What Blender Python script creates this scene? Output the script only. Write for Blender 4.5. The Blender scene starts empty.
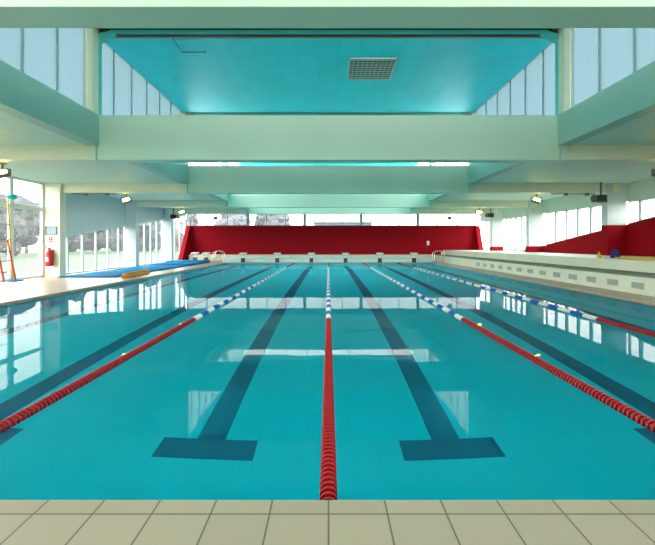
import bpy, bmesh, math, random
from mathutils import Vector, Matrix
random.seed(7)
sc = bpy.context.scene
col = sc.collection
R = math.radians

# ------------------------------------------------------------------ materials
def mat(name, base, rough=0.5, metal=0.0, vary=0.0, vscale=3.0, spec=0.5, bump=0.0, bscale=40.0):
    m = bpy.data.materials.new(name); m.use_nodes = True
    nt = m.node_tree; b = nt.nodes['Principled BSDF']
    b.inputs['Base Color'].default_value = (*base, 1)
    b.inputs['Roughness'].default_value = rough
    b.inputs['Metallic'].default_value = metal
    b.inputs['Specular IOR Level'].default_value = spec
    g = nt.nodes.new('ShaderNodeNewGeometry')
    if vary > 0:
        n = nt.nodes.new('ShaderNodeTexNoise'); n.inputs['Scale'].default_value = vscale
        n.inputs['Detail'].default_value = 4
        r = nt.nodes.new('ShaderNodeValToRGB')
        r.color_ramp.elements[0].position = 0.3; r.color_ramp.elements[1].position = 0.7
        r.color_ramp.elements[0].color = (*[c * (1 - vary) for c in base], 1)
        r.color_ramp.elements[1].color = (*[min(1, c * (1 + vary)) for c in base], 1)
        nt.links.new(g.outputs['Position'], n.inputs['Vector'])
        nt.links.new(n.outputs['Fac'], r.inputs['Fac'])
        nt.links.new(r.outputs['Color'], b.inputs['Base Color'])
    if bump > 0:
        n2 = nt.nodes.new('ShaderNodeTexNoise'); n2.inputs['Scale'].default_value = bscale
        bp = nt.nodes.new('ShaderNodeBump'); bp.inputs['Strength'].default_value = bump
        bp.inputs['Distance'].default_value = 0.01
        nt.links.new(g.outputs['Position'], n2.inputs['Vector'])
        nt.links.new(n2.outputs['Fac'], bp.inputs['Height'])
        nt.links.new(bp.outputs['Normal'], b.inputs['Normal'])
    return m

def grid_mat(name, base, line, size, mortar, loc=(0, 0, 0), rough=0.4, vary=0.04):
    m = bpy.data.materials.new(name); m.use_nodes = True
    nt = m.node_tree; b = nt.nodes['Principled BSDF']
    g = nt.nodes.new('ShaderNodeNewGeometry')
    mp = nt.nodes.new('ShaderNodeMapping'); mp.inputs['Location'].default_value = loc
    br = nt.nodes.new('ShaderNodeTexBrick')
    br.offset = 0; br.squash = 1
    br.inputs['Scale'].default_value = 1
    br.inputs['Brick Width'].default_value = size
    br.inputs['Row Height'].default_value = size
    br.inputs['Mortar Size'].default_value = mortar
    br.inputs['Mortar Smooth'].default_value = 0.1
    br.inputs['Color1'].default_value = (*[c * (1 - vary) for c in base], 1)
    br.inputs['Color2'].default_value = (*[c * (1 + vary) for c in base], 1)
    br.inputs['Mortar'].default_value = (*line, 1)
    nt.links.new(g.outputs['Position'], mp.inputs['Vector'])
    nt.links.new(mp.outputs['Vector'], br.inputs['Vector'])
    nt.links.new(br.outputs['Color'], b.inputs['Base Color'])
    b.inputs['Roughness'].default_value = rough
    return m

def glass_pane(name, tint=(1, 1, 1), haze=0.3):
    m = bpy.data.materials.new(name); m.use_nodes = True
    nt = m.node_tree; nt.nodes.clear()
    out = nt.nodes.new('ShaderNodeOutputMaterial')
    t = nt.nodes.new('ShaderNodeBsdfTransparent'); t.inputs['Color'].default_value = (*tint, 1)
    tl = nt.nodes.new('ShaderNodeBsdfTranslucent'); tl.inputs['Color'].default_value = (*[0.9 * c for c in tint], 1)
    gl = nt.nodes.new('ShaderNodeBsdfGlossy'); gl.inputs['Roughness'].default_value = 0.02
    lw = nt.nodes.new('ShaderNodeLayerWeight'); lw.inputs['Blend'].default_value = 0.5
    pw = nt.nodes.new('ShaderNodeMath'); pw.operation = 'POWER'; pw.inputs[1].default_value = 5
    fr = nt.nodes.new('ShaderNodeMath'); fr.operation = 'MULTIPLY_ADD'; fr.inputs[1].default_value = 0.6; fr.inputs[2].default_value = 0.02
    nt.links.new(lw.outputs['Facing'], pw.inputs[0]); nt.links.new(pw.outputs[0], fr.inputs[0])
    m1 = nt.nodes.new('ShaderNodeMixShader'); m1.inputs['Fac'].default_value = haze
    m2 = nt.nodes.new('ShaderNodeMixShader')
    nt.links.new(t.outputs[0], m1.inputs[1]); nt.links.new(tl.outputs[0], m1.inputs[2])
    nt.links.new(fr.outputs[0], m2.inputs['Fac'])
    nt.links.new(m1.outputs[0], m2.inputs[1]); nt.links.new(gl.outputs[0], m2.inputs[2])
    nt.links.new(m2.outputs[0], out.inputs['Surface'])
    return m

def emis(name, colr, s):
    m = bpy.data.materials.new(name); m.use_nodes = True
    b = m.node_tree.nodes['Principled BSDF']
    b.inputs['Base Color'].default_value = (*colr, 1)
    b.inputs['Emission Color'].default_value = (*colr, 1)
    b.inputs['Emission Strength'].default_value = s
    return m

def water_mat():
    m = bpy.data.materials.new('water'); m.use_nodes = True
    nt = m.node_tree; nt.nodes.clear()
    out = nt.nodes.new('ShaderNodeOutputMaterial')
    rf = nt.nodes.new('ShaderNodeBsdfRefraction'); rf.inputs['IOR'].default_value = 1.333
    rf.inputs['Roughness'].default_value = 0.0; rf.inputs['Color'].default_value = (0.80, 1, 1, 1)
    gl = nt.nodes.new('ShaderNodeBsdfGlossy'); gl.inputs['Roughness'].default_value = 0.0
    fr = nt.nodes.new('ShaderNodeFresnel'); fr.inputs['IOR'].default_value = 1.333
    g = nt.nodes.new('ShaderNodeNewGeometry')
    k = nt.nodes.new('ShaderNodeMath'); k.operation = 'MULTIPLY_ADD'      # calm film: soft mirror from above, full from below
    k.inputs[1].default_value = 0.70; k.inputs[2].default_value = 0.30
    mu = nt.nodes.new('ShaderNodeMath'); mu.operation = 'MULTIPLY'
    mx = nt.nodes.new('ShaderNodeMixShader')
    n = nt.nodes.new('ShaderNodeTexNoise'); n.inputs['Scale'].default_value = 1.6
    n.inputs['Detail'].default_value = 1.5
    bp = nt.nodes.new('ShaderNodeBump'); bp.inputs['Strength'].default_value = 0.06
    bp.inputs['Distance'].default_value = 0.012
    nt.links.new(g.outputs['Position'], n.inputs['Vector'])
    nt.links.new(n.outputs['Fac'], bp.inputs['Height'])
    for q in (rf, gl, fr): nt.links.new(bp.outputs['Normal'], q.inputs['Normal'])
    nt.links.new(g.outputs['Backfacing'], k.inputs[0])
    nt.links.new(fr.outputs[0], mu.inputs[0]); nt.links.new(k.outputs[0], mu.inputs[1])
    nt.links.new(mu.outputs[0], mx.inputs['Fac'])
    nt.links.new(rf.outputs[0], mx.inputs[1]); nt.links.new(gl.outputs[0], mx.inputs[2])
    nt.links.new(mx.outputs[0], out.inputs['Surface'])
    return m

M = {}
M['beam'] = mat('sage_paint', (0.60, 0.74, 0.58), 0.45, vary=0.03, vscale=0.6)
M['arm'] = mat('cream_paint', (0.74, 0.76, 0.58), 0.45, vary=0.03)
M['fascia'] = mat('green_grey_paint', (0.38, 0.58, 0.50), 0.45, vary=0.03)
M['aisle'] = mat('aisle_ceiling_paint', (0.62, 0.80, 0.72), 0.6, vary=0.03)
M['panel'] = grid_mat('turquoise_ceiling_tiles', (0.012, 0.80, 0.90), (0.01, 0.66, 0.75), 0.6, 0.008, loc=(0.3, 0.1, 0), rough=0.5)
M['portal'] = mat('turquoise_paint', (0.10, 0.60, 0.55), 0.4)
M['dark'] = mat('dark_steel_and_shade', (0.02, 0.03, 0.03), 0.5)  # roof steel, also used to paint shade into gaps and hatch edges
M['column'] = mat('column_paint', (0.74, 0.75, 0.60), 0.5, vary=0.03)
M['wall'] = mat('pale_blue_grey_paint', (0.60, 0.67, 0.65), 0.6, vary=0.03)
M['wallgreen'] = mat('pale_green_paint', (0.62, 0.72, 0.62), 0.6, vary=0.03)
M['red'] = mat('red_wall_paint', (0.30, 0.004, 0.010), 0.6, spec=0.06, vary=0.05, vscale=1.5)
M['frame'] = mat('aluminium_frame', (0.72, 0.76, 0.72), 0.4)
M['mull'] = mat('grey_green_frame', (0.38, 0.50, 0.52), 0.4)
M['tile'] = grid_mat('deck_tiles', (0.46, 0.34, 0.235), (0.14, 0.11, 0.065), 0.295, 0.0045, loc=(0, 0.21, 0), rough=0.35)
M['plain'] = mat('pale_stone', (0.76, 0.74, 0.60), 0.45, vary=0.04)
M['bench'] = mat('bench_concrete', (0.72, 0.71, 0.56), 0.5, vary=0.05, vscale=1.2)
M['pool'] = grid_mat('pool_mosaic', (0.001, 0.82, 0.95), (0.001, 0.77, 0.90), 0.25, 0.004, loc=(0, 0, 0), rough=0.5, vary=0.015)
M['endwall'] = mat('pale_blue_tile', (0.55, 0.80, 0.85), 0.4, vary=0.03)
M['line'] = mat('dark_lane_tile', (0.003, 0.22, 0.36), 0.5, vary=0.05)
M['water'] = water_mat()
M['glass'] = glass_pane('window_glass', (0.97, 1.0, 1.0), 0.03)
M['glassside'] = glass_pane('side_window_glass', (0.93, 0.95, 0.96), 0.03)
M['glassfar'] = glass_pane('strip_window_glass', (0.66, 0.67, 0.69), 0.04)
M['glassmid'] = glass_pane('fill_light_panel', (0.95, 0.97, 0.98), 0.45)
M['glassnear'] = glass_pane('fill_light_glass', (0.74, 0.74, 0.74), 0.06)
M['glassroof'] = glass_pane('translucent_panel', (0.25, 0.31, 0.335), 0.85)
M['dots'] = mat('white_film', (0.9, 0.9, 0.9), 0.6)
M['discred'] = mat('red_plastic', (0.35, 0.003, 0.006), 0.28, vary=0.06, vscale=30)
M['discwhite'] = mat('white_plastic', (0.80, 0.82, 0.74), 0.3, vary=0.03, vscale=30)
M['discblue'] = mat('blue_plastic', (0.01, 0.12, 0.50), 0.3, vary=0.05, vscale=30)
M['cable'] = mat('steel_cable', (0.45, 0.47, 0.48), 0.35, metal=1)
M['chrome'] = mat('polished_steel', (0.75, 0.78, 0.78), 0.15, metal=1)
M['white'] = mat('white_paint', (0.82, 0.84, 0.80), 0.4, vary=0.02)
M['pedestal'] = mat('black_pedestal', (0.015, 0.03, 0.045), 0.45)
M['lamp'] = emis('lamp_glow', (1.0, 0.80, 0.12), 16)
M['lampbody'] = mat('grey_lamp_body', (0.10, 0.13, 0.13), 0.4)
M['unlit'] = mat('unlit_lens', (0.75, 0.78, 0.80), 0.15)
M['ext'] = mat('extinguisher_red', (0.62, 0.01, 0.02), 0.25, vary=0.02)
M['black'] = mat('black_rubber', (0.012, 0.012, 0.014), 0.5)
M['paper'] = mat('framed_plan_paper', (0.26, 0.36, 0.42), 0.4, vary=0.12, vscale=14)
M['redsign'] = mat('red_sign', (0.60, 0.04, 0.03), 0.4)
M['orange'] = mat('orange_foam', (0.72, 0.27, 0.03), 0.7, vary=0.08, vscale=6, bump=0.2)
M['yellow'] = mat('yellow_foam', (0.75, 0.50, 0.02), 0.6, vary=0.06, vscale=6)
M['bluemat'] = mat('blue_vinyl', (0.001, 0.20, 0.42), 0.7, vary=0.10, vscale=1.2, spec=0.03)
M['bluedark'] = mat('dark_blue_cloth', (0.015, 0.02, 0.16), 0.7, vary=0.2, vscale=10)
M['poleyellow'] = mat('yellow_pole', (0.72, 0.55, 0.08), 0.4)
M['polered'] = mat('red_pole', (0.65, 0.06, 0.05), 0.4)
M['teal'] = mat('teal_plastic', (0.01, 0.50, 0.45), 0.35)
M['shadowline'] = mat('bench_shadow_paint', (0.15, 0.17, 0.12), 0.6)  # shade of the bench groove put into the colour
M['grate'] = mat('grille_grey', (0.36, 0.40, 0.36), 0.5)
M['grass'] = mat('lawn', (0.014, 0.034, 0.004), 0.9, vary=0.25, vscale=0.4)
M['leaf'] = mat('tree_leaf', (0.024, 0.029, 0.027), 0.8, vary=0.25, vscale=1.2)
M['leaf2'] = mat('winter_leaf', (0.16, 0.17, 0.18), 0.8, vary=0.12, vscale=1.0)
M['bark'] = mat('bark', (0.10, 0.075, 0.055), 0.9, vary=0.3, vscale=6)
M['bldwall'] = mat('blue_cladding', (0.09, 0.19, 0.27), 0.6, vary=0.06, vscale=0.5)
M['bldroof'] = mat('grey_roof', (0.14, 0.17, 0.20), 0.7, vary=0.06)
M['bldwin'] = mat('dark_window', (0.05, 0.10, 0.16), 0.2)

# ------------------------------------------------------------------ mesh helpers
class MB:
    def __init__(self): self.v = []; self.f = []; self.m = []; self.s = []
    def add(self, vs, fs, mi=0, smooth=False):
        o = len(self.v); self.v += [tuple(p) for p in vs]
        for f in fs: self.f.append([i + o for i in f]); self.m.append(mi); self.s.append(smooth)
        return self
    def box(self, x0, x1, y0, y1, z0, z1, mi=0):
        vs = [(x0,y0,z0),(x1,y0,z0),(x1,y1,z0),(x0,y1,z0),(x0,y0,z1),(x1,y0,z1),(x1,y1,z1),(x0,y1,z1)]
        return self.add(vs, [(3,2,1,0),(4,5,6,7),(0,1,5,4),(1,2,6,5),(2,3,7,6),(3,0,4,7)], mi)
    def prism(self, pts, fn, a, b, mi=0):
        """pts: 2D polygon; fn(p, t) -> 3D"""
        n = len(pts)
        vs = [fn(p, a) for p in pts] + [fn(p, b) for p in pts]
        fs = [list(range(n))[::-1], list(range(n, 2 * n))]
        for i in range(n): j = (i + 1) % n; fs.append((i, j, n + j, n + i))
        return self.add(vs, fs, mi)
    def tube(self, pts, r, seg=10, mi=0, closed=False, caps=True):
        pts = [Vector(p) for p in pts]; n = len(pts); vs = []
        prev = None
        for i, p in enumerate(pts):
            if closed: d = pts[(i+1) % n] - pts[i-1]
            else: d = pts[min(i+1, n-1)] - pts[max(i-1, 0)]
            d.normalize()
            u = prev - d * prev.dot(d) if prev is not None else Vector((0,0,1)) - d * d.z
            if u.length < 1e-3: u = Vector((1,0,0)) - d * d.x
            u.normalize(); prev = u; w = d.cross(u)
            rr = r[i] if isinstance(r, (list, tuple)) else r
            for k in range(seg):
                a = 2 * math.pi * k / seg
                vs.append(p + u * math.cos(a) * rr + w * math.sin(a) * rr)
        fs = []
        for i in range(n if closed else n - 1):
            j = (i + 1) % n
            for k in range(seg):
                l = (k + 1) % seg
                fs.append((i*seg+k, i*seg+l, j*seg+l, j*seg+k))
        self.add(vs, fs, mi, True)
        if caps and not closed:
            o = len(self.v) - n * seg
            self.f.append([o + k for k in range(seg)][::-1]); self.m.append(mi); self.s.append(False)
            self.f.append([o + (n-1)*seg + k for k in range(seg)]); self.m.append(mi); self.s.append(False)
        return self
    def lathe(self, prof, seg=20, origin=(0,0,0), axis='z', mi=0, smooth=True, scallop=0):
        ox, oy, oz = origin; vs = []
        for r, h in prof:
            for k in range(seg):
                a = 2 * math.pi * k / seg
                rr = r * (1 + (scallop if k % 2 else 0))
                if axis == 'z': vs.append((ox + rr*math.cos(a), oy + rr*math.sin(a), oz + h))
                elif axis == 'y': vs.append((ox + rr*math.sin(a), oy + h, oz + rr*math.cos(a)))
                else: vs.append((ox + h, oy + rr*math.cos(a), oz + rr*math.sin(a)))
        fs = []
        n = len(prof)
        for i in range(n - 1):
            for k in range(seg):
                l = (k + 1) % seg
                fs.append((i*seg+k, i*seg+l, (i+1)*seg+l, (i+1)*seg+k))
        fs.append(list(range(seg))[::-1]); fs.append([(n-1)*seg + k for k in range(seg)])
        return self.add(vs, fs, mi, smooth)
    def build(self, name, mats, parent=None, bevel=0.0, loc=None, recalc=True):
        me = bpy.data.meshes.new(name)
        me.from_pydata(self.v, [], self.f)
        if not isinstance(mats, (list, tuple)): mats = [mats]
        for m in mats: me.materials.append(m)
        me.polygons.foreach_set('material_index', self.m)
        me.polygons.foreach_set('use_smooth', self.s)
        bm = bmesh.new(); bm.from_mesh(me)
        if recalc: bmesh.ops.recalc_face_normals(bm, faces=bm.faces)
        bm.to_mesh(me); bm.free(); me.update()
        o = bpy.data.objects.new(name, me); col.objects.link(o)
        if parent is not None: o.parent = parent
        if loc is not None: o.location = loc
        if bevel > 0:
            b = o.modifiers.new('bevel', 'BEVEL'); b.width = bevel; b.segments = 2; b.limit_method = 'ANGLE'
        return o

def empty(name, loc=(0,0,0), rz=0):
    o = bpy.data.objects.new(name, None); col.objects.link(o)
    o.location = loc; o.rotation_euler = (0, 0, rz); o.empty_display_size = 0.1
    return o
def tag(o, label, cat=None, group=None, kind=None):
    o['label'] = label
    if cat: o['category'] = cat
    if group: o['group'] = group
    if kind: o['kind'] = kind
    return o
def S(o, label, cat): return tag(o, label, cat, kind='structure')
def dup(root, loc=None, rz=None):
    c = root.copy(); col.objects.link(c)
    if loc is not None: c.location = loc
    if rz is not None: c.rotation_euler = (0, 0, rz)
    for ch in list(root.children):
        d = ch.copy(); col.objects.link(d); d.parent = c
        for g in list(ch.children):
            e = g.copy(); col.objects.link(e); e.parent = d
    return c
ORD = ['first','second','third','fourth','fifth','sixth','seventh','eighth','ninth','tenth','eleventh','twelfth','thirteenth','fourteenth']

# ------------------------------------------------------------------ main dimensions
PX = 7.5                      # half pool width
PY0, PY1 = 1.956, 26.95       # pool ends
ZW = -0.07                    # water level, deck is z = 0
ZF = -1.536                   # pool floor
XL, XR = -11.6, 12.3          # side walls
YN, YF = -3.4, 30.2           # near / far walls
ZC = 3.85                     # aisle ceiling
ZB = 3.46                     # beam soffit
ZT = 4.58                     # beam top / clerestory sill
ZL = 6.77                     # lantern ceiling
XB = 5.75                     # lantern edge
BY = [-2.7, 3.3, 9.3, 15.3, 21.3, 26.1]

# ------------------------------------------------------------------ floor and pool
b = MB()
b.box(XL-0.3, XR+0.2, YN-0.2, PY0, -0.25, 0)
b.box(XL-0.3, XR+0.2, PY1, YF+0.4, -0.25, 0)
b.box(XL-0.3, -PX, PY0, PY1, -0.25, 0)
b.box(PX, XR+0.2, PY0, PY1, -0.25, 0)
S(b.build('floor', M['tile']), 'cream square tiled pool deck surrounding the water', 'floor')

b = MB()
t = 0.2
b.box(-PX-t, PX+t, PY0-t, PY1+t, ZF-0.2, ZF)
b.box(-PX-t, -PX, PY0-t, PY1+t, ZF, -0.25)
b.box(PX, PX+t, PY0-t, PY1+t, ZF, -0.25)
b.box(-PX, PX, PY0-t, PY0, ZF, -0.25)
b.box(-PX, PX, PY1, PY1+t, ZF, -0.25)
S(b.build('pool_basin', M['pool']), 'turquoise tiled swimming pool basin under the water', 'pool')

lane_names = ['outermost dark lane line on the pool floor beside the mats',
              'dark T-ended lane line left of the left red rope',
              'dark T-ended lane line left of the centre rope',
              'dark T-ended lane line right of the centre rope',
              'dark lane line between the two ropes right of centre',
              'outermost dark lane line on the pool floor beside the vented bench']
for i in range(6):
    x = -6.25 + 2.5 * i
    b = MB(); w = 0.15
    b.box(x-w, x+w, 3.96, 24.9, ZF-0.01, ZF+0.004)
    b.box(x-0.50, x+0.50, 3.66, 3.96, ZF-0.01, ZF+0.004)
    b.box(x-0.50, x+0.50, 24.9, 25.2, ZF-0.01, ZF+0.004)
    S(b.build('trim_%d' % (i+1), M['line']), lane_names[i], 'lane line')

b = MB()
nx, ny = 12, 20
vs = [(-PX + 2*PX*i/nx, PY0 + (PY1-PY0)*j/ny, ZW) for j in range(ny+1) for i in range(nx+1)]
fs = [(j*(nx+1)+i, j*(nx+1)+i+1, (j+1)*(nx+1)+i+1, (j+1)*(nx+1)+i) for j in range(ny) for i in range(nx)]
b.add(vs, fs)
w = b.build('pool_water', M['water'], recalc=False)
tag(w, 'clear still turquoise water filling the swimming pool', 'water', kind='stuff')

# raised parapet and ledge at the far end
b = MB(); b.box(-PX-0.3, PX+0.3, 27.45, 28.2, 0, 0.25)
S(b.build('end_parapet', M['endwall'], bevel=0.015), 'low pale blue tiled step behind the starting blocks', 'step')
b = MB(); b.box(XL+0.55, 8.25, 29.3, YF, 0, 0.5)
S(b.build('end_ledge', M['bench'], bevel=0.015), 'cream ledge along the foot of the far red wall', 'ledge')

# ------------------------------------------------------------------ walls
fx = lambda p, t: (t, p[0], p[1])      # wall lying in a plane x = t
fy = lambda p, t: (p[0], t, p[1])
def topL(y): return 1.60 + 0.1445 * (y - 15.6)
def botR(y): return min(3.12, max(0.87, 2.13 - 0.152 * (y - 15.5)))

b = MB(); b.prism([(15.5, topL(15.5)), (YF, topL(YF)), (YF, ZC), (15.5, ZC)], fx, XL-0.2, XL)
S(b.build('wall_left', M['wall']), 'pale grey wall panel above the sloping left window heads', 'wall')
ykink = 15.5 + (2.13 - 0.87) / 0.152; ytop = 15.5 - (3.12 - 2.13) / 0.152
b = MB()
b.prism([(YN, 0.87), (ykink, 0.87), (ytop, 3.12), (YN, 3.12)], fx, XR, XR+0.2, 0)
b.box(XR, XR+0.2, YN, YF, 0, 0.87, 0)
b.prism([(YN, 3.12), (YF, 3.12), (YF, ZC), (YN, ZC)], fx, XR, XR+0.2, 1)
S(b.build('wall_right', [M['red'], M['wallgreen']]), 'red lower wall with sloping top edge on the gallery side', 'wall')
b = MB(); b.box(XL, XR, YN-0.2, YN, 0, 0.3); b.box(XL, XR, YN-0.2, YN, 3.7, ZC)
for q in (XL+0.2, -5.9, 0.1, 6.1, XR-0.2): b.box(q-0.2, q+0.2, YN-0.2, YN, 0.3, 3.7)
S(b.build('wall_near', M['wallgreen']), 'pale wall closing the hall behind the near deck, with added glazing', 'wall')
# far red wall with its two triangular cheeks
b = MB(); b.box(XL+0.2, XR-0.2, YF, YF+0.25, 0, 2.83)
fw = b.build('wall_far', M['red']); S(fw, 'dark red end wall behind the starting blocks', 'wall')
b = MB(); b.prism([(YF, 0.0), (28.3, 0.0), (28.3, 0.1), (30.0, 2.83), (YF, 2.83)], fx, XL+0.1, XL+0.42)
b.build('end_cheek', M['red'], fw)
b = MB(); b.prism([(YF, 0.87), (29.3, 0.87), (30.05, 2.83), (YF, 2.83)], fx, XR-0.4, XR-0.05)
b.build('end_cheek', M['red'], fw)
b = MB(); b.box(8.0, 8.2, YF-0.04, YF, 1.25, 1.6); b.box(8.04, 8.16, YF-0.05, YF-0.04, 1.3, 1.55)
tag(b.build('wall_box', M['white'], bevel=0.008), 'small white box mounted on the far red wall', 'box')

# ------------------------------------------------------------------ windows
wn = [0]
def window(plane, c, u0, u1, top, bot, mull, label, transom=None, fw=0.06, mw=0.05, dep=0.10, fm=None, mm=None, gm=None, dots=False):
    """a glazed bay in the plane x = c or y = c"""
    wn[0] += 1
    fn = fx if plane == 'x' else fy
    root = empty('window_%d' % wn[0], (c, (u0+u1)/2, 0) if plane == 'x' else ((u0+u1)/2, c, 0))
    S(root, label, 'window')
    off = Vector(root.location)
    F = lambda p, t: tuple(Vector(fn(p, t)) - off)
    fm = fm or M['frame']; mm = mm or M['mull']; gm = gm or M['glassside']
    edges = [u0] + list(mull) + [u1]
    b = MB()
    b.prism([(u0, bot(u0)), (u0+fw, bot(u0+fw)), (u0+fw, top(u0+fw)), (u0, top(u0))], F, c-dep/2, c+dep/2)
    b.prism([(u1-fw, bot(u1-fw)), (u1, bot(u1)), (u1, top(u1)), (u1-fw, top(u1-fw))], F, c-dep/2, c+dep/2)
    for a, d in zip(edges[:-1], edges[1:]):
        b.prism([(a, bot(a)), (d, bot(d)), (d, bot(d)+fw), (a, bot(a)+fw)], F, c-dep/2+.002, c+dep/2-.002)
        b.prism([(a, top(a)-fw), (d, top(d)-fw), (d, top(d)), (a, top(a))], F, c-dep/2+.002, c+dep/2-.002)
    b.build('window_frame', fm, root)
    for u in mull:
        b = MB(); b.prism([(u-mw/2, bot(u)), (u+mw/2, bot(u)), (u+mw/2, top(u)), (u-mw/2, top(u))], F, c-dep/2-.004, c+dep/2+.004)
        b.build('mullion', mm, root)
    if transom:
        b = MB(); b.prism([(u0, transom-mw/2), (u1, transom-mw/2), (u1, transom+mw/2), (u0, transom+mw/2)], F, c-dep/2+.004, c+dep/2-.004)
        b.build('transom', fm, root)
    for a, d in zip(edges[:-1], edges[1:]):
        b = MB(); b.prism([(a, bot(a)+.01), (d, bot(d)+.01), (d, top(d)-.01), (a, top(a)-.01)], F, c-.006, c+.006)
        p = b.build('pane', gm, root)
        if dots:
            b = MB()
            for zz in (1.16, 1.66):
                k = a + 0.3
                while k < d - 0.2:
                    vs = []
                    for q in range(10):
                        an = q * math.pi / 5
                        vs.append((k + 0.045*math.cos(an), zz + 0.045*math.sin(an)))
                    b.prism(vs, F, c+.0065, c+.0085); k += 0.45
            b.build('marker_dots', M['dots'], p)
    return root
K = lambda z: (lambda u: z)
NQ = [XL+0.2, -5.9, 0.1, 6.1, XR-0.2]  # near-end glazing below is unseen, added to light pool and beam faces
for i in range(4):
    a, d = NQ[i]+0.2, NQ[i+1]-0.2
    window('y', YN-0.1, a, d, K(3.7), K(0.3), [a+(d-a)*k/4 for k in (1, 2, 3)], 'unseen glazed bay added for light behind the near deck, %s from the pole frame side' % ORD[i], None, 0.05, 0.05, gm=M['glassnear'])
window('y', YN-0.1, -6.0, 6.0, K(ZL+0.1), K(ZC+0.1), [-6+12*k/10 for k in range(1, 10)], 'unseen upper glazing added for light at the near end of the skylight', None, 0.05, 0.05, gm=M['glassnear'])
XG = XL - 0.1
window('x', XG, -3.3, 3.25, K(ZC), K(0.0), [-1.2, 0.9], 'tall glazed bay on the left behind the near deck', 2.78, 0.09, 0.09, fm=M['frame'], mm=M['frame'])
window('x', XG, 3.35, 9.25, K(ZC), K(0.0), [4.85, 6.35, 7.85], 'tall glazed bay on the left beside the near half of the pool', 2.78, 0.09, 0.09, mm=M['frame'])
window('x', XG, 9.35, 15.2, K(ZC), K(0.0), [10.75, 12.2, 13.65], 'tall glazed bay with white dots before the extinguisher column', 2.76, 0.09, 0.16, mm=M['frame'], dots=True)
window('x', XG, 15.55, 21.3, topL, K(0.0), [16.6, 17.63, 18.65, 19.65, 20.64], 'sloping-headed window bay just beyond the extinguisher column', None, 0.07, 0.06)
window('x', XG, 21.65, 26.1, topL, K(0.0), [22.65, 23.55, 24.4, 25.25], 'sloping-headed window bay further down the left wall', None, 0.07, 0.06)
window('x', XG, 26.45, 30.15, topL, K(0.0), [27.3, 28.2, 29.15], 'last left window bay beside the red end wall', None, 0.07, 0.06)
XH = XR + 0.1
window('x', XH, 9.1, 15.3, K(3.12), botR, [10.1, 11.6, 13.15, 14.72], 'wedge-shaped window above the red wall nearest on the right', None, 0.06, 0.10)
window('x', XH, 15.65, 21.1, K(3.12), botR, [16.55, 17.5, 18.4, 19.3, 20.2], 'right window bay with sloping sill and five thick mullions', None, 0.06, 0.12)
window('x', XH, 21.45, 26.0, K(3.12), botR, [22.3, 23.05, 23.79, 24.5, 25.2], 'right window bay whose sill flattens above the gallery', None, 0.06, 0.12)
window('x', XH, 26.35, 29.3, K(3.12), botR, [27.0, 27.65, 28.35], 'last right window bay beside the red end wall', None, 0.06, 0.12)
px_ = [-11.6, -6.57, -1.95, 2.67, 7.29, 12.1]
fl = ['leftmost strip window above the far red wall', 'strip window above the far red wall left of centre',
      'strip window above the far red wall showing the blue building', 'strip window above the far red wall right of centre',
      'rightmost strip window above the far red wall']
for q in px_[1:5]:
    b = MB(); b.box(q-0.06, q+0.06, YF+0.02, YF+0.22, 2.83, ZC)
    wn[0] += 0
    S(b.build('post', M['mull']), 'grey post between far strip windows, %s one from the mats' % ORD[px_.index(q)-1], 'post')
for i in range(5):
    a, d = px_[i], px_[i+1]
    window('y', YF+0.12, a+0.06, d-0.06, K(ZC), K(2.83), [a+(d-a)/3, a+2*(d-a)/3], fl[i], None, 0.06, 0.06, gm=M['glassfar'], fm=M['mull'])

# ------------------------------------------------------------------ columns
cl = ['behind the near deck on the left', 'beside the near pool corner on the left', 'on the left beside the near half of the pool',
      'carrying the fire extinguisher', 'between the two sloping-headed left windows', 'nearest the red end wall on the left']
for i, y in enumerate(BY):
    y0 = y - 0.1 if i > 2 else y
    b = MB(); b.box(XL-0.1, XL+0.6, y0, y0+0.35, 0, ZC)
    S(b.build('column', M['column'] if i == 3 else M['wall'], bevel=0.01), 'pale square column ' + cl[i], 'column')
cr = ['behind the near deck on the right', 'on the gallery beside the near pool corner', 'on the gallery at the wedge window point',
      'on the gallery with tall red painted base and blue bag', 'on the gallery between the two right window bays', 'on the gallery nearest the red end wall']
for i, y in enumerate(BY):
    zr = botR(y + 0.2)
    r = empty('column', (XR-0.4, y+0.17, 0.87)); S(r, 'pale blue column ' + cr[i], 'column')
    b = MB(); b.box(-0.4, 0.4, -0.175, 0.175, 0, ZC-0.87); b.build('shaft', M['wall'], r, bevel=0.01)
    if zr > 1.0:
        b = MB(); b.box(-0.406, 0.39, -0.181, 0.181, 0, zr-0.87)
        tag(b.build('painted_base', M['red'], r), 'dark red painted lower part')
    else:
        b = MB(); b.box(-0.406, 0.39, -0.181, 0.181, 0, 0.30); tag(b.build('painted_base', M['red'], r), 'dark red painted lower part')

# ------------------------------------------------------------------ roof, beams, lantern
bl = ['behind the near deck', 'overhead at the top of the view', 'crossing the hall in front of the skylight', 'second across the hall beyond the skylight opening',
      'third across the hall, over the middle of the pool', 'last across the hall before the red end wall']
for i, y in enumerate(BY):
    r = empty('cross_beam', (0, y, ZB)); S(r, 'deep sage green roof beam ' + bl[i], 'beam')
    b = MB(); b.box(-XB-0.02, XB+0.02, 0, 0.33, 0, ZT-ZB); b.build('girder', M['beam'], r, bevel=0.006)
    for s, xw in ((-1, -XL), (1, XR)):
        b = MB(); xa, xb_ = sorted((s*(XB+0.02), s*xw)); b.box(xa, xb_, 0.06, 0.30, 0.02, ZC-ZB); b.build('aisle_arm', M['arm'], r)
        b = MB(); xa, xb_ = sorted((s*(XB+0.08), s*(XB+0.26))); b.box(xa, xb_, -0.03, 0.06, -0.01, ZC-ZB); b.build('bracket', M['beam'], r)
        b = MB(); xa, xb_ = sorted((s*(xw-0.62), s*(xw-0.36))); b.box(xa, xb_, -0.08, 0.06, 0.0, ZC-ZB); b.build('end_block', M['arm'], r)

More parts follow.
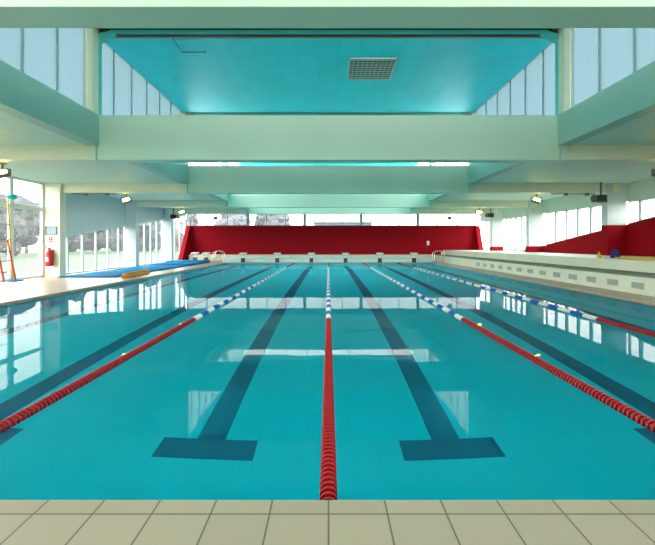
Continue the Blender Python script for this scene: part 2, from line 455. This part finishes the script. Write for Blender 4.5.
for s, xw, nm in ((-1, -XL+0.25, 'left'), (1, XR+0.25, 'right')):
    b = MB(); xa, xb_ = sorted((s*(XB+0.40), s*xw)); b.box(xa, xb_, YN, YF+0.4, ZC, ZC+0.25)
    S(b.build('ceiling_' + nm, M['aisle']), 'low pale green aisle ceiling on the %s side' % nm, 'ceiling')
    b = MB(); xa, xb_ = sorted((s*XB, s*(XB+0.33))); b.box(xa, xb_, YN, YF+0.4, ZC-0.03, ZT)
    b2 = MB(); xa, xb_ = sorted((s*(XB+0.33), s*(XB+0.42))); b2.box(xa, xb_, YN, YF+0.4, ZC+0.15, ZT)
    e = b.build('edge_beam', M['fascia']); S(e, 'long grey green edge beam under the %s clerestory' % nm, 'beam')
    b2.build('shadow_gap', M['dark'], e)
# far bay ceiling strip and lantern roof
b = MB()
b.box(-XB-0.35, XB+0.35, YN-0.2, 26.6, ZL+0.35, ZL+0.5)
S(b.build('roof', M['dark']), 'dark roof deck above the skylight ceiling', 'roof')
b = MB(); b.box(-XB, XB, 26.43, YF+0.4, ZC, ZC+0.2)
S(b.build('ceiling_far', M['aisle']), 'low ceiling over the far end of the pool', 'ceiling')
b = MB(); b.box(-XB-0.35, XB+0.35, 26.44, 26.6, ZC+0.2, 5.95); b.box(-XB-0.35, XB+0.35, 26.44, 26.6, 6.5, ZL+0.35)
window('y', 26.52, -6.1, 6.1, K(6.5), K(5.95), [-6.1+12.2*k/8 for k in range(1, 8)], 'narrow strip window high in the end wall of the skylight', None, 0.04, 0.04, gm=M['glass'])
S(b.build('wall_upper', M['beam']), 'end wall of the raised skylight', 'wall')
b = MB(); b.box(-XB-0.35, XB+0.35, YN-0.2, YN, ZL+0.1, ZL+0.35); b.box(-XB-0.35, XB+0.35, YN-0.2, YN, ZC-0.02, ZC+0.1)
S(b.build('wall_upper_near', M['beam']), 'end wall of the raised skylight behind the near deck', 'wall')
for sgn, nm in ((-1, 'left'), (1, 'right')):
    xa, xb_ = sorted((sgn*6.0, sgn*6.2))
    b = MB(); b.box(xa, xb_, YN-0.2, 26.6, ZL+0.12, ZL+0.36)
    S(b.build('wall_upper_' + nm, M['beam']), 'narrow wall strip above the %s clerestory' % nm, 'wall')
bays = [(-3.4, -2.35), (-2.28, 3.22), (3.72, 9.2), (9.78, 15.22), (15.78, 21.22), (21.78, 26.4)]
cn = ['behind the near deck', 'over the near deck', 'over the near end of the pool', 'with grille, behind the front beam', 'over the middle of the pool', 'over the far part of the pool']
for i, (a, d) in enumerate(bays):
    b = MB(); b.box(-XB-0.24, XB+0.24, a, d, ZL, ZL+0.12)
    c = b.build('ceiling', M['panel']); S(c, 'raised turquoise tiled ceiling ' + cn[i], 'ceiling')
    b = MB(); b.box(-XB-0.28, XB+0.28, a-0.05, a, ZL-0.01, ZL+0.13); b.box(-XB-0.28, XB+0.28, d, d+0.03, ZL-0.01, ZL+0.13)
    b.build('edge_trim_or_shadow', M['grate'], c)
# portal frames and posts at each beam inside the lantern
for i, y in enumerate(BY[:5]):
    r = empty('portal_frame', (0, y, ZT)); S(r, 'turquoise portal frame in the skylight ' + bl[i].split(',')[0] , 'frame')
    pts_o = [(-6.06, 0), (-6.06, 2.12), (-5.60, ZL-ZT+0.09), (5.60, ZL-ZT+0.09), (6.06, 2.12), (6.06, 0)]
    pts_i = [(-5.90, 0), (-5.90, 1.98), (-5.50, ZL-ZT+0.0), (5.50, ZL-ZT+0.0), (5.90, 1.98), (5.90, 0)]
    b = MB()
    for k in range(5):
        b.prism([pts_o[k], pts_o[k+1], pts_i[k+1], pts_i[k]], fy, 0.24, 0.36 if k != 2 else 0.28)
    b.build('bent_frame', M['portal'], r)
    b = MB(); b.box(-5.45, 5.45, 0.285, 0.40, ZL-ZT-0.006, ZL-ZT+0.09); b.build('shadow_bar', M['dark'], r)  # black bar paints the shaded gap behind the frame
    for s in (-1, 1):
        b = MB(); xa, xb_ = sorted((s*5.91, s*6.13)); b.box(xa, xb_, 0.0, 0.24, 0, ZL-ZT+0.1); b.build('post', M['arm'], r)
    b = MB(); b.box(-6.0, 6.0, 0.02, 0.2, ZL-ZT+0.1, ZL-ZT+0.3); b.build('tie_beam', M['arm'], r)
# clerestory glazing
ed = [-3.4] + BY
for s, nm in ((-1, 'left'), (1, 'right')):
    for i in range(6):
        a = ed[i] + (0.0 if i == 0 else 0.26); d = ed[i+1] - 0.02 if i < 5 else 26.4
        n = max(1, round((d - a) / 1.0))
        window('x', s*6.1, a, d, K(ZL+0.12), K(ZT), [a + (d-a)*k/n for k in range(1, n)],
               'row of %s clerestory panes %s' % (nm, ['behind the near deck', 'over the near deck', 'over the near end of the pool', 'beside the ceiling grille', 'over the middle of the pool', 'over the far part of the pool'][i]),
               None, 0.05, 0.04, 0.06, mm=M['mull'], gm=M['glassroof'] if i in (2, 3) else M['glassnear'] if i < 2 else M['glassmid'])  # bays outside the main view get clearer glass, added to brighten the pool
# ceiling grille and hatch
r = empty('ceiling_grille', (1.31, 11.48, ZL)); tag(r, 'square egg-crate grille set in the raised turquoise ceiling', 'grille')
b = MB()
for a in (-0.7, 0.66): b.box(a, a+0.04, -0.7, 0.7, -0.04, 0); b.box(-0.7, 0.7, a, a+0.04, -0.04, 0)
b.build('grille_frame', M['frame'], r)
b = MB()
for k in range(1, 10): q = -0.7 + 1.4*k/10; b.box(q-.008, q+.008, -0.66, 0.66, -0.03, 0); b.box(-0.66, 0.66, q-.008, q+.008, -0.028, 0)
b.build('lattice', M['frame'], r)
b = MB(); b.box(-0.66, 0.66, -0.66, 0.66, -0.006, 0.0); b.build('backing', M['lampbody'], r)
r = empty('ceiling_hatch', (-3.78, 10.11, ZL)); tag(r, 'thin access hatch with painted shadow edges in the raised turquoise ceiling', 'hatch')
b = MB(); b.box(-0.31, 0.31, -0.31, 0.31, -0.02, 0); b.build('hatch_panel', M['panel'], r)
b = MB(); b.box(-0.33, 0.33, 0.31, 0.34, -0.03, 0); b.box(-0.33, -0.31, -0.33, 0.31, -0.025, 0); b.build('edge_trim_or_shadow', M['dark'], r)  # dark bars on two sides paint in the hatch's shadow edges

# ------------------------------------------------------------------ right hand tiers
b = MB()
b.box(8.3, 9.28, -1.0, 29.25, 0, 0.47)
tb = b.build('bench', M['bench'], bevel=0.012); b = MB(); b.box(8.34, 9.28, -1.0, 29.25, 0.47, 0.54); tag(b.build('shadow_strip', M['shadowline'], tb), 'painted-in dark grey green seat edge')  # dark strip paints in the shadow line between bench and upper tier
S(tb, 'long cream vented bench beside the right edge of the pool', 'bench')
b = MB(); b.box(9.30, XR, -1.0, 29.25, 0, 0.545); b.box(9.0, XR, -1.0, 29.25, 0.545, 0.87)
S(b.build('gallery_tier', M['bench']), 'cream upper tier rising behind the vented bench', 'tier')
pv = None
for k in range(13):
    y = 9.95 + 0.885 * k
    if pv is None:
        r = empty('vent', (8.3, y, 0.235))
        b = MB(); b.box(-0.014, 0, -0.2, -0.17, -.085, .085); b.box(-0.014, 0, 0.17, 0.2, -.085, .085); b.box(-0.014, 0, -.17, .17, .065, .085); b.box(-0.014, 0, -.17, .17, -.085, -.065)
        b.build('vent_frame', M['grate'], r)
        b = MB(); b.box(-0.004, 0, -.17, .17, -.065, .065)
        for j in range(5): z = -.052 + .026*j; b.box(-0.012, -.004, -.17, .17, z-.005, z+.005)
        b.build('louvre', M['grate'], r); pv = r
    else: r = dup(pv, (8.3, y, 0.235))
    tag(r, 'small grey vent in the cream bench, %s from the near end' % ORD[k], 'vent', 'grey vents along the cream bench')

# ------------------------------------------------------------------ lane ropes
PITCH = 0.046
prof = [(0.012, -0.004), (0.030, -0.012), (0.049, -0.024), (0.052, -0.021), (0.046, 0.000), (0.030, 0.014), (0.012, 0.020)]
def disc_mesh(seg):
    return MB().lathe(prof, seg, (0,0,0), 'y', 0, True, -0.05)
NDISC = int((26.90 - 2.00) / PITCH)
def colour(y):
    if y < 6.9 or y > 22.0: return 0
    if y < 12: return 1 if ((y - 6.9) % 0.75) < 0.39 else 2
    return 1 if ((y - 6.9) % 0.75) < 0.54 else 2
protos = {}
for ci, nm in enumerate(('discred', 'discwhite', 'discblue')):
    o = disc_mesh(20).build('float_disc', M[nm]); protos[ci] = o.data; bpy.data.objects.remove(o)
ropes = [(-2.5, 2.70, 'red, white and blue lane rope left of the centre rope'),
         (0.0, 1.95, 'centre lane rope running straight away from the near edge'),
         (2.5, 2.70, 'red, white and blue lane rope just right of the centre rope'),
         (5.0, 5.60, 'outermost lane rope nearest the cream vented bench')]
ZR = ZW + 0.012
for x, ystart, lab in ropes:
    r = empty('lane_rope', (x, PY0, ZR)); tag(r, lab, 'lane rope', 'lane ropes floating on the pool')
    b = MB(); b.tube([(0, 0.0, 0), (0, PY1-PY0, 0)], 0.009, 8); b.build('cable', M['cable'], r)
    rest = MB(); n = 0
    for k in range(NDISC):
        y = 2.005 + PITCH * k
        ci = colour(y)
        if y >= ystart and n < 100:
            o = bpy.data.objects.new('float_disc', protos[ci]); col.objects.link(o)
            o.parent = r; o.location = (0, y - PY0, 0); n += 1
        else:
            rest.lathe(prof, 12, (0, y - PY0, 0), 'y', ci, True, -0.04)
    o = rest.build('float_disc_run', [M['discred'], M['discwhite'], M['discblue']], r); o['kind'] = 'stuff'

# ------------------------------------------------------------------ starting blocks
def starting_block(loc):
    r = empty('starting_block', loc)
    b = MB(); b.prism([(-0.13, 0), (0.17, 0), (0.13, 0.33), (-0.10, 0.33)], lambda p, t: (t, p[0], p[1]), -0.13, 0.13); b.build('pedestal', M['pedestal'], r, bevel=0.01)
    b = MB(); b.box(-0.07, 0.07, -0.06, 0.10, 0.33, 0.60); b.build('stem', M['white'], r, bevel=0.008)
    b = MB(); b.prism([(-0.26, 0.60), (0.28, 0.66), (0.28, 0.71), (-0.26, 0.65)], lambda p, t: (t, p[0], p[1]), -0.25, 0.25); b.build('platform', M['white'], r, bevel=0.01)
    b = MB(); b.tube([(-0.2, -0.24, 0.61), (-0.2, -0.30, 0.50), (0.2, -0.30, 0.50), (0.2, -0.24, 0.61)], 0.012, 8); b.build('grab_bar', M['chrome'], r)
    return r
sb = None
for i in range(6):
    loc = (-6.25 + 2.5*i, 27.12, 0)
    if sb is None: sb = starting_block(loc); r = sb
    else: r = dup(sb, loc)
    tag(r, 'white starting block on dark pedestal, %s from the left pool ladder' % ORD[i], 'starting block', 'starting blocks at the far pool end')
r = dup(sb, (-9.3, 28.2, 0)); tag(r, 'white starting block standing off the pool, right one beside blue mats', 'starting block', 'starting blocks stored beside the mats')
r = dup(sb, (-10.2, 28.35, 0)); tag(r, 'white starting block standing off the pool, nearer the left windows', 'starting block', 'starting blocks stored beside the mats')

# ------------------------------------------------------------------ pool ladders
def ladder(loc, rz, lab):
    r = empty('pool_ladder', loc, rz); tag(r, lab, 'ladder', 'chrome pool ladders')
    for s in (-0.25, 0.25):
        pts = [(-0.62, s, 0.0), (-0.62, s, 0.62)]
        for k in range(0, 9):
            a = math.pi - math.pi * k / 8
            pts.append((-0.28 + 0.34*math.cos(a), s, 0.62 + 0.25*math.sin(a)))
        pts += [(0.06, s, 0.3), (0.06, s, -1.1)]
        MB().tube(pts, 0.017, 10).build('handrail', M['chrome'], r)
    for z in (-0.35, -0.65, -0.95):
        b = MB(); b.box(0.02, 0.10, -0.27, 0.27, z, z+0.025); b.build('tread', M['chrome'], r)
    return r
ladder((-PX, 26.3, 0), 0, 'chrome pool ladder at the far left corner beside the blue mats')
ladder((PX, 26.3, 0), math.pi, 'chrome pool ladder at the far right corner beside the cream bench')

# ------------------------------------------------------------------ floodlights
def floodlight(loc, aim, lit, lab, drop=0.3):
    r = empty('floodlight', loc); tag(r, lab, 'lamp', 'floodlights under the roof beams')
    b = MB(); b.box(-0.02, 0.02, -0.02, 0.02, 0.12, drop); b.box(-0.22, 0.22, -0.02, 0.02, 0.10, 0.13)
    b.box(-0.22, -0.20, -0.02, 0.02, -0.06, 0.13); b.box(0.20, 0.22, -0.02, 0.02, -0.06, 0.13); b.box(-0.08, 0.08, -0.06, 0.06, drop-0.02, drop)
    b.build('mounting_bracket', M['lampbody'], r)
    b = MB()
    b.prism([(-0.19, -0.12), (0.19, -0.12), (0.19, 0.10), (-0.19, 0.10)], lambda p, t: (p[0], t, p[1]), -0.06, 0.05)
    for k in range(6): x = -0.15 + 0.06*k; b.box(x-.006, x+.006, 0.05, 0.12, -0.10, 0.08)
    h = b.build('housing', M['lampbody'], r, bevel=0.008)
    h.rotation_euler = aim; h.scale = (0.8, 0.9, 0.85)
    b = MB(); b.box(-0.165, 0.165, -0.072, -0.058, -0.10, 0.08); l = b.build('lens', M['lamp'] if lit else M['unlit'], h)
    tag(l, 'glowing warm lens' if lit else 'pale unlit lens')
    b = MB()
    b.box(-0.185, 0.185, -0.08, -0.055, 0.08, 0.10); b.box(-0.185, 0.185, -0.08, -0.055, -0.12, -0.10)
    b.box(-0.185, -0.165, -0.08, -0.055, -0.10, 0.08); b.box(0.165, 0.185, -0.08, -0.055, -0.10, 0.08)
    b.build('bezel', M['lampbody'], h)
    return r
tilt = R(-35)
for x, y, lab in [(-8.6, 9.78, 'lit floodlight nearest on the left, by the tall glazing'),
                  (-8.6, 15.78, 'lit floodlight on the left, beside the grey sloping wall'),
                  (-8.6, 21.78, 'lit floodlight furthest down the left aisle'),
                  (8.75, 9.78, 'lit floodlight nearest on the right, above the cream bench'),
                  (8.85, 15.78, 'lit floodlight on the right, beside the pale column'),
                  (8.85, 21.78, 'lit floodlight furthest down the right aisle')]:
    floodlight((x, y, 3.20), (tilt, R(-22 if x < 0 else 22), R(25 if x < 0 else -25)), True, lab, ZB + 0.02 - 3.20)
for x, lab in [(-8.95, 'unlit floodlight hanging before the far strip windows, left one'), (9.6, 'unlit floodlight hanging before the far strip windows, right one')]:
    floodlight((x, 29.4, 3.40), (R(-20), 0, R(160)), False, lab, ZC - 3.40)
# speakers
def speaker(loc, rz, lab, zt):
    r = empty('loudspeaker', loc, rz); tag(r, lab, 'speaker', 'black loudspeakers by the columns')
    b = MB(); b.prism([(-0.22, -0.12), (0.22, -0.15), (0.22, 0.15), (-0.22, 0.12)], lambda p, t: (p[0], t, p[1]), -0.14, 0.14); b.build('cabinet', M['black'], r, bevel=0.01)
    b = MB(); b.lathe([(0.12, 0), (0.15, -0.05), (0.16, -0.06), (0.10, -0.03)], 16, (-0.20, 0, 0), 'x'); b.build('horn', M['lampbody'], r)
    b = MB(); b.box(0.05, 0.10, -0.02, 0.02, 0.10, zt); b.build('mounting_bracket', M['lampbody'], r)
    return r
speaker((10.95, 15.0, 3.18), R(10), 'black loudspeaker below the beam beside the red-based right column', ZC-3.14)
speaker((-10.7, 25.75, 3.25), R(170), 'black loudspeaker beside the far left column', ZC-3.25)
speaker((11.2, 25.75, 3.35), R(10), 'black loudspeaker beside the far right column', ZC-3.35)
# conduits
for x0, x1, y, side in [(-10.8, -8.9, 15.55, 'left'), (9.35, 11.2, 15.55, 'right')]:
    r = empty('cable_conduit', ((x0+x1)/2, y, ZB)); tag(r, 'thin conduit with junction boxes under the %s beam arm' % side, 'conduit')
    L = (x1-x0)/2
    b = MB(); b.tube([(-L, 0.05, 0.0), (L, 0.05, 0.0)], 0.018, 8); b.build('pipe', M['lampbody'], r)
    for q in (-L*0.35, L*0.6):
        b = MB(); b.box(q-.06, q+.06, -0.06, 0.06, -0.08, 0.021); b.build('junction_box', M['lampbody'], r)

# ------------------------------------------------------------------ fire extinguisher, plan, sign on the column
yc = 15.2
r = empty('fire_extinguisher', (-11.32, yc-0.155, 0.45)); r.scale = (1.18, 1.18, 1.10); tag(r, 'red fire extinguisher hanging on the pale left column', 'fire extinguisher')
b = MB(); b.lathe([(0.09, 0), (0.115, 0.02), (0.12, 0.06), (0.12, 0.44), (0.10, 0.52), (0.05, 0.57), (0.035, 0.60)], 20); b.build('cylinder_body', M['ext'], r)
b = MB(); b.lathe([(0.03, 0.60), (0.035, 0.62), (0.035, 0.67), (0.02, 0.68)], 14); b.box(-0.13, 0.05, -0.018, 0.018, 0.665, 0.685); b.box(-0.13, 0.04, -0.018, 0.018, 0.72, 0.735)
b.build('valve', M['black'], r)
b = MB(); b.tube([(0.02, -0.03, 0.64), (0.12, -0.06, 0.60), (0.15, -0.05, 0.40), (0.14, -0.04, 0.18), (0.13, -0.04, 0.10)], 0.014, 8); b.build('hose', M['black'], r)
b = MB(); b.box(-0.05, 0.05, -0.122, -0.118, 0.18, 0.34); tag(b.build('paper_label', M['white'], r), 'white instruction label')
b = MB(); b.box(-0.06, 0.06, 0.115, 0.13, 0.12, 0.60); b.build('wall_bracket', M['lampbody'], r)
r = empty('notice_frame', (-11.35, yc, 1.90)); tag(r, 'framed notice high on the left column above the extinguisher', 'notice')
b = MB()
b.box(-.23, .23, -.03, 0, .14, .17); b.box(-.23, .23, -.03, 0, -.17, -.14); b.box(-.23, -.20, -.03, 0, -.14, .14); b.box(.20, .23, -.03, 0, -.14, .14); b.build('rim', M['lampbody'], r)
b = MB(); b.box(-.20, .20, -.015, 0, -.14, .14); b.build('sheet', M['paper'], r)
b = MB(); b.box(-.07, .07, -.012, 0, -.12, .12)
r = b.build('safety_sign', M['redsign'], loc=(-11.38, yc, 1.54)); tag(r, 'small red sign between the notice and the extinguisher', 'sign')
b = MB(); b.lathe([(.03, 0), (.03, .004)], 12, (0, -.016, .05), 'y'); b.box(-.04, .04, -.016, -.012, -.07, -.03)
b.build('pictogram', M['white'], r)

# ------------------------------------------------------------------ mats, floats, bags on the deck
ys = [14.9, 16.9, 18.9, 20.9, 22.9, 24.9, 26.9]
hs = [0.05, 0.05, 0.07, 0.07, 0.14, 0.20]
for i in range(6):
    r = empty('foam_mat', (-9.75, (ys[i]+ys[i+1])/2, 0)); tag(r, 'flat blue vinyl mat on the left deck, %s from the extinguisher column' % ORD[i], 'mat', 'blue mats along the left windows')
    x0 = -1.15 if i == 0 else -1.2
    b = MB(); b.box(x0, 1.22 - 0.05*(i % 2), -0.98, 0.98, 0, hs[i]); b.build('cushion', M['bluemat'], r, bevel=0.02)
    b = MB(); b.tube([(x0, -0.98, hs[i]*0.5), (1.22-0.05*(i % 2), -0.98, hs[i]*0.5), (1.22-0.05*(i % 2), 0.98, hs[i]*0.5), (x0, 0.98, hs[i]*0.5)], 0.012, 6, closed=True); b.build('piping', M['bluedark'], r)
for i, (x, y, z, l, rz) in enumerate([(-8.27, 15.9, 0.0566, 1.3, 6), (-8.12, 15.85, 0.0566, 1.2, 6), (-8.195, 15.9, 0.149, 1.25, 6)]):
    r = empty('foam_float', (x, y, z), R(rz)); tag(r, ['long orange foam float on the deck, against the blue mats', 'long orange foam float on the deck, on the pool side', 'long orange foam float lying on top of two others'][i], 'float', 'orange foam floats beside the blue mats')
    b = MB(); b.lathe([(0.02, -l), (0.05, -l+.01), (0.055, -l+.03), (0.055, l-.03), (0.05, l-.01), (0.02, l)], 14, (0,0,0), 'y'); b.build('foam', M['orange'], r)
    for q in (-0.5, 0.5):
        b = MB(); b.lathe([(0.0565, q*l-.02), (0.0565, q*l+.02)], 14, (0,0,0), 'y'); b.build('band', M['bluedark'], r)
# on the gallery
b = MB(); b.lathe([(0.11, 0), (0.14, 0.05), (0.13, 0.16), (0.09, 0.26), (0.04, 0.30)], 16)
r = empty('drawstring_bag', (9.62, 12.45, 0.87)); b.build('sack', M['bluedark'], r)
b = MB(); b.tube([(-0.03, 0, 0.29), (-0.05, 0, 0.36), (0.0, 0.02, 0.39), (0.05, 0, 0.36), (0.03, 0, 0.29)], 0.008, 6); b.build('drawstring', M['black'], r)
tag(r, 'dark blue bag sitting on the upper tier by the red column', 'bag')
r = empty('marker_cone', (9.30, 12.75, 0.87))
b = MB(); b.lathe([(0.07, 0.015), (0.05, 0.07), (0.02, 0.2), (0.012, 0.21)], 16); b.build('cone_body', M['yellow'], r)
b = MB(); b.box(-.09, .09, -.09, .09, 0, .015); b.build('foot_plate', M['yellow'], r)
tag(r, 'small yellow cone on the upper tier beside the blue bag', 'cone')
for i, (x, y, l) in enumerate([(9.22, 10.2, 1.7), (9.36, 10.0, 1.6)]):
    b = MB(); b.lathe([(0.015, -l), (0.035, -l), (0.035, l), (0.015, l)], 14, (0,0,0), 'y')
    r = b.build('foam_noodle', M['yellow'], loc=(x, y, 0.905)); r.rotation_euler = (0, 0, R(-0.5 if i else 0.5))
    tag(r, ['yellow foam noodle along the front edge of the upper tier', 'yellow foam noodle lying behind another on the upper tier'][i], 'foam noodle', 'yellow noodles on the upper tier')

# coloured pole frame by the left glazing
r = empty('pole_frame', (-11.32, 12.6, 0)); tag(r, 'tall frame of yellow and red poles with dark rungs by the left glazing', 'pole frame')
for y in (0.75, -0.55):
    b = MB(); b.tube([(-0.10, y+0.05, 0.03), (-0.12, y-0.12, 3.05)], 0.028, 10); tag(b.build('upright', M['poleyellow'], r), 'yellow upright')
for y0, y1 in ((0.83, 0.52), (0.35, 0.05)):
    b = MB(); b.tube([(0.0, y0, 0.03), (-0.04, y1, 1.50)], 0.03, 10); tag(b.build('strut', M['polered'], r), 'red leaning strut')
for z in (0.35, 0.75, 1.1, 1.5, 2.05):
    b = MB(); b.tube([(-0.105, 0.70, z), (-0.105, -0.58, z)], 0.018, 8); b.build('rung', M['pedestal'], r)
b = MB(); b.tube([(-0.12, -1.3, 3.03), (-0.06, 0.7, 3.05)], 0.018, 8); b.build('top_bar', M['cable'], r)
b = MB(); b.lathe([(0.05, -0.10), (0.13, -0.06), (0.155, 0.0), (0.13, 0.06), (0.05, 0.10)], 20, (-0.04, 0.72, 3.05)); tag(b.build('disc', M['teal'], r), 'teal disc at the end of the top bar')
for y in (0.86, -0.5):
    b = MB(); b.box(-0.22, 0.14, y-0.16, y+0.16, 0, 0.04); b.build('foot_plate', M['bluemat'], r, bevel=0.008)

# ------------------------------------------------------------------ outside
GZ = -0.28
b = MB()
b.box(-160, XL-0.3, -60, 160, GZ-0.2, GZ); b.box(XR+0.2, 160, -60, 160, GZ-0.2, GZ)
b.box(XL-0.3, XR+0.2, YF+0.5, 160, GZ-0.2, GZ); b.box(XL-0.3, XR+0.2, -60, YN-0.3, GZ-0.2, GZ)
S(b.build('ground', M['grass']), 'green lawn outside the windows', 'lawn')
def tree(x, y, h, w, m, lab, grp):
    r = empty('tree', (x, y, GZ)); tag(r, lab, 'tree', grp)
    b = MB(); b.tube([(0,0,0), (0.1,0,h*0.25), (0,0.1,h*0.6)], [0.22, 0.16, 0.07], 8)
    for k in range(5):
        a = k*1.26; b.tube([(0.05, 0, h*(0.25+.05*k)), (w*0.5*math.cos(a), w*0.5*math.sin(a), h*(0.5+.07*k))], [0.08, 0.025], 6)
    b.build('trunk', M['bark'], r)
    bm = bmesh.new()
    for k in range(15):
        a = random.uniform(0, 6.28); d = random.uniform(0, w*0.55); z = random.uniform(0.14, 0.85)*h
        rad = w * random.uniform(0.28, 0.42) * (1.1 - 0.4*abs(z/h-0.6))
        res = bmesh.ops.create_icosphere(bm, subdivisions=3, radius=rad, matrix=Matrix.Translation((d*math.cos(a), d*math.sin(a), z)))
        for v in res['verts']: v.co += Vector((random.uniform(-1,1), random.uniform(-1,1), random.uniform(-1,1))) * rad*0.16
    me = bpy.data.meshes.new('crown'); bm.to_mesh(me); bm.free(); me.materials.append(m)
    o = bpy.data.objects.new('crown', me); col.objects.link(o); o.parent = r
for row, (tx, y0) in enumerate(((-42, 40), (-53, 47))):
    for i in range(8):
        tree(tx + random.uniform(-0.4, 0.4), y0 + i*9.2, random.uniform(7.5, 9.0) + row*1.2, random.uniform(4.0, 4.4), M['leaf'],
             'hazy tree in the %s row beyond the left glazing, %s from the pole frame' % (('nearer', 'further')[row], ORD[i]), 'hazy trees beyond the left glazing')
pf = ['at its left end', 'left of the blue building', 'right of the leftmost post']
for i, (x, y) in enumerate([(-34, 88), (-22, 84), (-13, 90)]):
    tree(x, y, 9 + i*0.6, 6, M['leaf2'], 'grey tree seen through the far strip window, ' + pf[i], 'grey trees beyond the far strip windows')
r = empty('building', (3.6, 78, GZ)); tag(r, 'long blue building seen through the far strip windows', 'building')
b = MB(); b.box(-6.5, 5.4, 0, 9, 0, 6.0); b.build('cladding', M['bldwall'], r)
b = MB(); b.box(-6.8, 5.7, -0.3, 9.3, 6.0, 6.3); b.build('flat_roof', M['bldroof'], r)
for k in range(6):
    b = MB(); b.box(-5.9+1.9*k, -4.6+1.9*k, -0.05, 0.05, 3.9, 5.2); b.build('building_window', M['bldwin'], r)
r = empty('street_lamp', (9.9, 60, GZ)); tag(r, 'thin street lamp outside the far strip windows', 'street lamp')
b = MB(); b.tube([(0,0,0), (0,0,5.6), (-0.25,0,5.85), (-0.9,0,5.9)], 0.06, 8); b.build('pole', M['pedestal'], r)
b = MB(); b.box(-1.4, -0.8, -.12, .12, 5.83, 5.95); b.build('lamp_head', M['pedestal'], r)

# ------------------------------------------------------------------ light
w = bpy.data.worlds.new('sky'); sc.world = w; w.use_nodes = True
nt = w.node_tree; bg = nt.nodes['Background']
tc = nt.nodes.new('ShaderNodeTexCoord'); sp = nt.nodes.new('ShaderNodeSeparateXYZ'); rp = nt.nodes.new('ShaderNodeValToRGB')
rp.color_ramp.elements[0].position = 0.0; rp.color_ramp.elements[0].color = (1.0, 0.94, 0.82, 1)
rp.color_ramp.elements[1].position = 0.6; rp.color_ramp.elements[1].color = (0.90, 0.95, 1.0, 1)
nt.links.new(tc.outputs['Generated'], sp.inputs[0]); nt.links.new(sp.outputs['Z'], rp.inputs['Fac'])
nt.links.new(rp.outputs['Color'], bg.inputs['Color'])
bg.inputs['Strength'].default_value = 5.0

def portal(name, loc, rot, sx, sy):
    l = bpy.data.lights.new(name, 'AREA'); l.shape = 'RECTANGLE'; l.size = sx; l.size_y = sy
    l.cycles.is_portal = True
    o = bpy.data.objects.new(name, l); col.objects.link(o); o.location = loc; o.rotation_euler = rot
    return o
portal('daylight_opening', (XL-0.35, 13.3, 1.95), (0, R(-90), 0), 3.9, 34)
portal('daylight_opening', (XR+0.35, 19.2, 2.0), (0, R(90), 0), 2.4, 20.5)
portal('daylight_opening', (0, YF+0.45, 3.35), (R(-90), 0, 0), 24, 1.1)
portal('daylight_opening', (-6.35, 11.5, 5.7), (0, R(-90), 0), 2.4, 30)
portal('daylight_opening', (6.35, 11.5, 5.7), (0, R(90), 0), 2.4, 30)

portal('daylight_opening', (0, YN-0.3, 3.4), (R(90), 0, 0), 24, 6.6)  # portal for the added glazing behind the camera

# ------------------------------------------------------------------ camera
cam = bpy.data.cameras.new('camera'); co = bpy.data.objects.new('camera', cam); col.objects.link(co)
co.location = (0, 0, 1.35); co.rotation_euler = (R(90), 0, 0)
cam.sensor_fit = 'HORIZONTAL'; cam.sensor_width = 36; cam.lens = 36 * 371 / 655
cam.shift_x = -1.0 / 655; cam.shift_y = -28.5 / 655
cam.clip_start = 0.05; cam.clip_end = 500
sc.camera = co

sc.view_settings.view_transform = 'Standard'; sc.view_settings.look = 'None'
sc.view_settings.gamma = 1; sc.view_settings.exposure = 1.2
sc.view_settings.use_curve_mapping = False
cy = sc.cycles
cy.use_denoising = True
cy.max_bounces = 16; cy.diffuse_bounces = 12; cy.glossy_bounces = 8; cy.transmission_bounces = 10; cy.transparent_max_bounces = 24
cy.caustics_reflective = True; cy.caustics_refractive = True
cy.sample_clamp_indirect = 8
